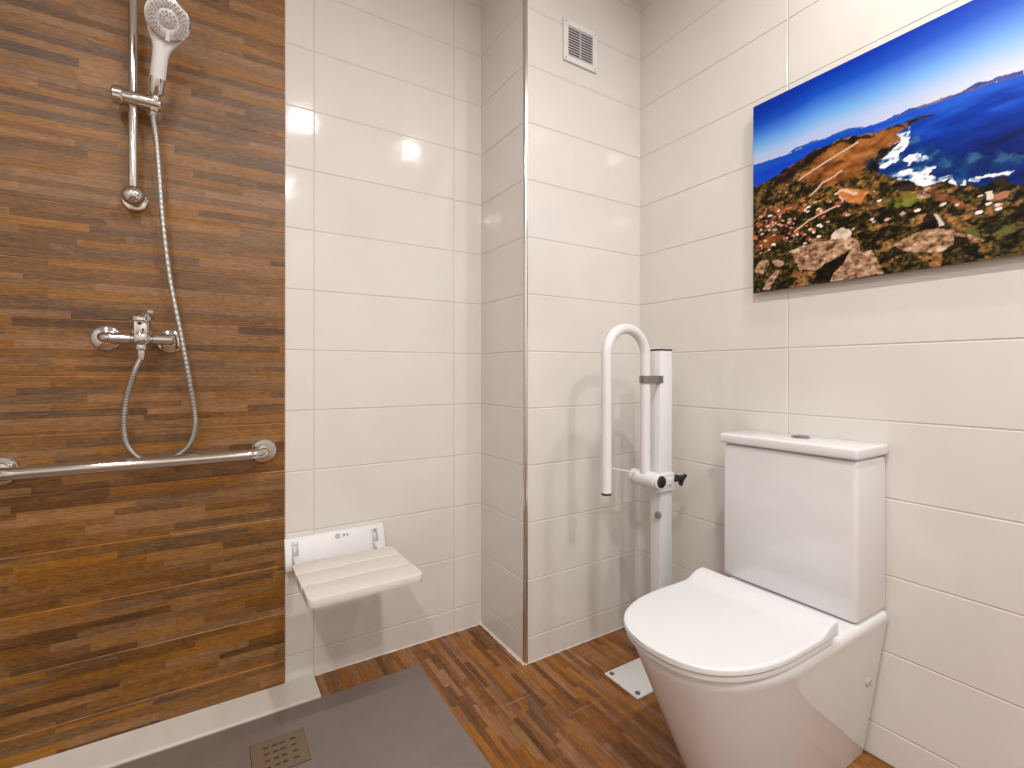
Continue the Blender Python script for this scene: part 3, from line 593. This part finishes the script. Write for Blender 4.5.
d = (T-H)/(1+.75*S)
IMG[:] = ramp(d, [(0, (184, 192, 224)), (.025, (166, 192, 234)), (.055, (110, 170, 230)), (.085, (68, 126, 218)), (.115, (18, 78, 192)), (.15, (0, 50, 168)), (.25, (0, 34, 140))])
wl = np.clip((S-.25)/.35, 0, 1)[..., None]*np.exp(-np.maximum(d, 0)/.035)[..., None]; IMG[:] = IMG*(1-.75*wl)+C3((232, 231, 236))*.75*wl
sea = T < H
nw = fbm(14, 70, 11, 5); deep = np.clip((H-T)/.14, 0, 1)
SEA = ramp(np.clip(deep*.8+(nw-.5)*.7, 0, 1), [(0, (34, 92, 205)), (.3, (8, 58, 168)), (.7, (4, 32, 112)), (1, (5, 18, 62))])
put(sea, SEA)
lft = sea & (S < .33); SL = ramp(np.clip((H-T)/.07+(fbm(6, 60, 33, 4)-.5)*.8, 0, 1), [(0, (22, 84, 190)), (.4, (10, 62, 190)), (1, (16, 70, 205))]); put(lft, SL)
put(inside(ISLE, .3), ramp(fbm(10, 60, 41, 3), [(.3, (24, 84, 178)), (.7, (52, 108, 190))]))
put(inside(MOUNT, .4), ramp(fbm(30, 60, 42, 4), [(.3, (40, 62, 150)), (.7, (74, 92, 168))]))
put(inside(MOUNTLOW, .4), ramp(fbm(40, 80, 43, 4), [(.35, (66, 72, 138)), (.55, (104, 92, 130)), (.7, (140, 116, 120))]))
land = inside(LAND, .7)
# shallow water near the shore and surf
d2 = inside([(.30, .27), (.36, .36), (.40, .36), (.44, .30), (.50, .25), (.60, .22), (.62, .18), (.30, .16)], 3) & sea & ~land
SH = ramp(fbm(40, 60, 44, 5), [(.3, (8, 38, 104)), (.55, (16, 70, 128)), (.72, (70, 124, 160))]); put(d2, SH*.55+SEA*.45)
n1 = fbm(22, 40, 51, 5); n2 = fbm(60, 95, 57, 5); n3 = fbm(110, 130, 63, 3); n4 = fbm(170, 210, 71, 2)
fo = fbm(50, 90, 47, 5)
for P_ in (FOAM1, FOAM2, FOAM3, FOAM4, STREAK):
    mk = inside(P_, 2.2); put(mk & (fo > .34), ramp(fo*.75+n3*.25, [(.34, (60, 112, 160)), (.42, (140, 172, 202)), (.49, (226, 230, 238)), (.62, (248, 246, 246))]))
LANDC = ramp(np.clip(n1*.45+n2*.62+n3*.4+(n4-.5)*.5-.22, 0, 1), [(.28, (16, 13, 8)), (.42, (40, 34, 16)), (.52, (76, 64, 30)), (.60, (110, 84, 46)), (.70, (140, 92, 48)), (.82, (172, 128, 84))])
put(land, LANDC)
low = land & ((T < .17+.05*(n1-.5)) | ((S < .27) & (T < .235+.12*(n1-.5)))); DK = ramp(np.clip(n2*.75+n3*.45+(n4-.5)*.55-.10, 0, 1), [(.3, (10, 9, 5)), (.5, (34, 30, 13)), (.62, (66, 56, 24)), (.75, (104, 86, 44))])
put(low & (n1 < .62), DK)
put(inside(DARKRIDGE, 1.5), ramp(n2, [(.35, (20, 15, 14)), (.6, (44, 30, 22)), (.75, (84, 52, 30))]))
hm = inside(HILL, 2); put(hm & land, ramp(n1*.5+n2*.5, [(.3, (70, 42, 20)), (.5, (132, 80, 38)), (.65, (168, 104, 52)), (.75, (178, 120, 66))]))
put(inside(COASTROCK, 1.5), ramp(n2, [(.35, (14, 14, 18)), (.55, (44, 40, 42)), (.72, (112, 104, 102))]))
put(inside(BROWN1, 2), ramp(n2, [(.35, (86, 50, 22)), (.65, (142, 88, 44))])); put(inside(BROWN2, 2), ramp(n2, [(.35, (92, 52, 30)), (.65, (152, 96, 58))]))
put(inside(GREEN, 3) & (n2*.6+n3*.4 > .44), ramp(n2, [(.35, (66, 76, 22)), (.65, (122, 122, 48))])); put(inside(GREEN2, 3) & (n2*.6+n3*.4 > .50), ramp(n2, [(.35, (52, 58, 26)), (.65, (98, 98, 46))]))
put(inside(PLOT, 1.2), ramp(n2, [(.35, (176, 104, 50)), (.65, (210, 142, 84))])); put(inside(PLOTW, 1), ramp(n3, [(.3, (214, 170, 134)), (.7, (236, 214, 196))]))
for rd in (ROAD1, ROAD2, ROAD3): put(near(rd, .0026), C3((206, 176, 150)))
# village: small houses with red roofs and pale walls
for k in range(95):
    s0 = abs(rng.normal(.10, .085)); t0 = .205-.14*(s0-.1)*-1.0+rng.normal(0, .036)
    if s0 > .33 or t0 > .30 or t0 < .13: continue
    sz = rng.uniform(.0022, .0075)*rng.uniform(.6, 1.2); an = rng.uniform(-.3, .6); X = (S-s0)*math.cos(an)+(T-t0)*math.sin(an); Y = -(S-s0)*math.sin(an)+(T-t0)*math.cos(an)
    roof = (abs(X) < sz) & (Y > 0) & (Y < sz*1.1-abs(X)*.5); wall = (abs(X-sz*.45) < sz*.5) & (Y <= 0) & (Y > -sz*.7)
    put(roof & land, C3([(196, 92, 54), (178, 74, 46), (208, 112, 66), (150, 66, 44)][k % 4])); put(wall & land, C3([(232, 226, 226), (120, 92, 78), (96, 60, 46), (190, 176, 172)][k % 4]))
for k in range(60):
    s0 = rng.uniform(.02, .62); t0 = rng.uniform(.12, .24)-.05*max(0, s0-.3); sz = rng.uniform(.0015, .004)
    put((np.hypot((S-s0)/1.8+JX*.3, T-t0+JY*.3) < sz) & land, C3([(226, 200, 180), (196, 160, 130), (240, 232, 228)][k % 3]))
rk = n2*.5+n3*.4+n4*.25-.07
RKA = ramp(rk, [(.30, (58, 38, 26)), (.42, (128, 94, 70)), (.52, (166, 130, 102)), (.62, (194, 160, 130)), (.75, (222, 196, 170))])
put(inside(ROCKDARK, 1), ramp(n2, [(.35, (8, 7, 6)), (.7, (36, 26, 18))])); put(inside(ROCKA, 1), RKA); put(inside(ROCKB, .8), RKA); put(inside(ROCKDARK, .6) & ~inside(ROCKB, .8), ramp(n2, [(.35, (8, 7, 6)), (.7, (40, 28, 20))]))
put(inside(ROCKW, .8), ramp(rk, [(.3, (176, 152, 130)), (.6, (226, 208, 190))]))
for P_ in (ROCKS1, ROCKS2, ROCKS3, ROCKC, ROCKD): put(inside(P_, 1), RKA)
for P_ in (DARKB, DARKC, DARKD, DARKROCK): put(inside(P_, 1), ramp(n2, [(.35, (12, 10, 10)), (.7, (52, 40, 32))]))
put(inside(PALERIM, .6), C3((214, 196, 182))); put(inside(HOUSE, .4), C3((222, 206, 196))); put(inside(HOUSE2, .5), C3((168, 112, 88)))
XF = XR-.022
sv = np.linspace(0, PW, NS); tv = np.linspace(0, PH, NT)
vf = np.stack([np.full(S.size, XF), PY-S.ravel(), PZ+T.ravel()], -1)
idx = np.arange(NS*NT).reshape(NT, NS)
q = np.stack([idx[:-1, :-1], idx[1:, :-1], idx[1:, 1:], idx[:-1, 1:]], -1).reshape(-1, 4)
me = bpy.data.meshes.new('printed_face'); me.from_pydata(vf.tolist(), [], q.tolist())
ca = me.color_attributes.new('print', 'FLOAT_COLOR', 'POINT'); ca.data.foreach_set('color', np.concatenate([IMG.reshape(-1, 3), np.ones((S.size, 1))], 1).astype(np.float32).ravel())
PRM = newmat('printed_photo', rough=.34, spec=.2); at = N(PRM, 'ShaderNodeAttribute', attribute_name='print'); PRM.node_tree.links.new(at.outputs['Color'], PRM.node_tree.nodes['Principled BSDF'].inputs['Base Color'])
me.materials.append(PRM)
t = thing('landscape_print', 'large frameless coastal landscape print in blue and brown on the right wall', 'picture', (XR, PY-PW/2, PZ))
o = bpy.data.objects.new('printed_face', me); COL.objects.link(o); o.parent = t; o.matrix_parent_inverse = root_inv(t)
EDGE = bump(newmat('dark_panel_edge', (.02, .022, .03), .4), 60, .05)
m = MB(); m.box((XF+.0004, PY-PW, PZ), (XF+.008, PY, PZ+PH)); m.build('panel', EDGE, t, smooth=0)
m = MB()
for y in (PY-.12, PY-PW+.12):
    m = MB(); m.box((XF+.008, y-.03, PZ+.08), (XR, y+.03, PZ+PH-.08)); m.build('hanging_batten', EDGE, t, smooth=0)
# ---------------------------------------------------------------- ceiling downlight fittings, the last two added to even out the light
where = ['over the shower tray edge', 'beside the right wall', 'at the far left behind the viewer', 'straight behind the viewer, added for even light', 'over the left end of the grab rail, added for even light']
GLOW = newmat('lit_diffuser', (1, 1, 1), .5); gb = GLOW.node_tree.nodes['Principled BSDF']; gb.inputs['Emission Color'].default_value = (*LAMP_COL, 1); gb.inputs['Emission Strength'].default_value = 4
for (lx, ly, e), wh in zip(LAMPS, where):
    t = thing('ceiling_downlight', 'round white ceiling downlight '+wh, 'ceiling light', (lx, ly, CEIL), 'downlights in the ceiling')
    m = MB(); m.lathe((lx, ly, CEIL), (0, 0, -1), [(0, .078), (.004, .078), (.009, .070), (.009, .058), (.003, .056)], 40); m.build('ring', WPLAST, t)
    m = MB(); m.lathe((lx, ly, CEIL-.004), (0, 0, -1), [(0, .055), (.003, .055)], 32); m.build('diffuser', GLOW, t)
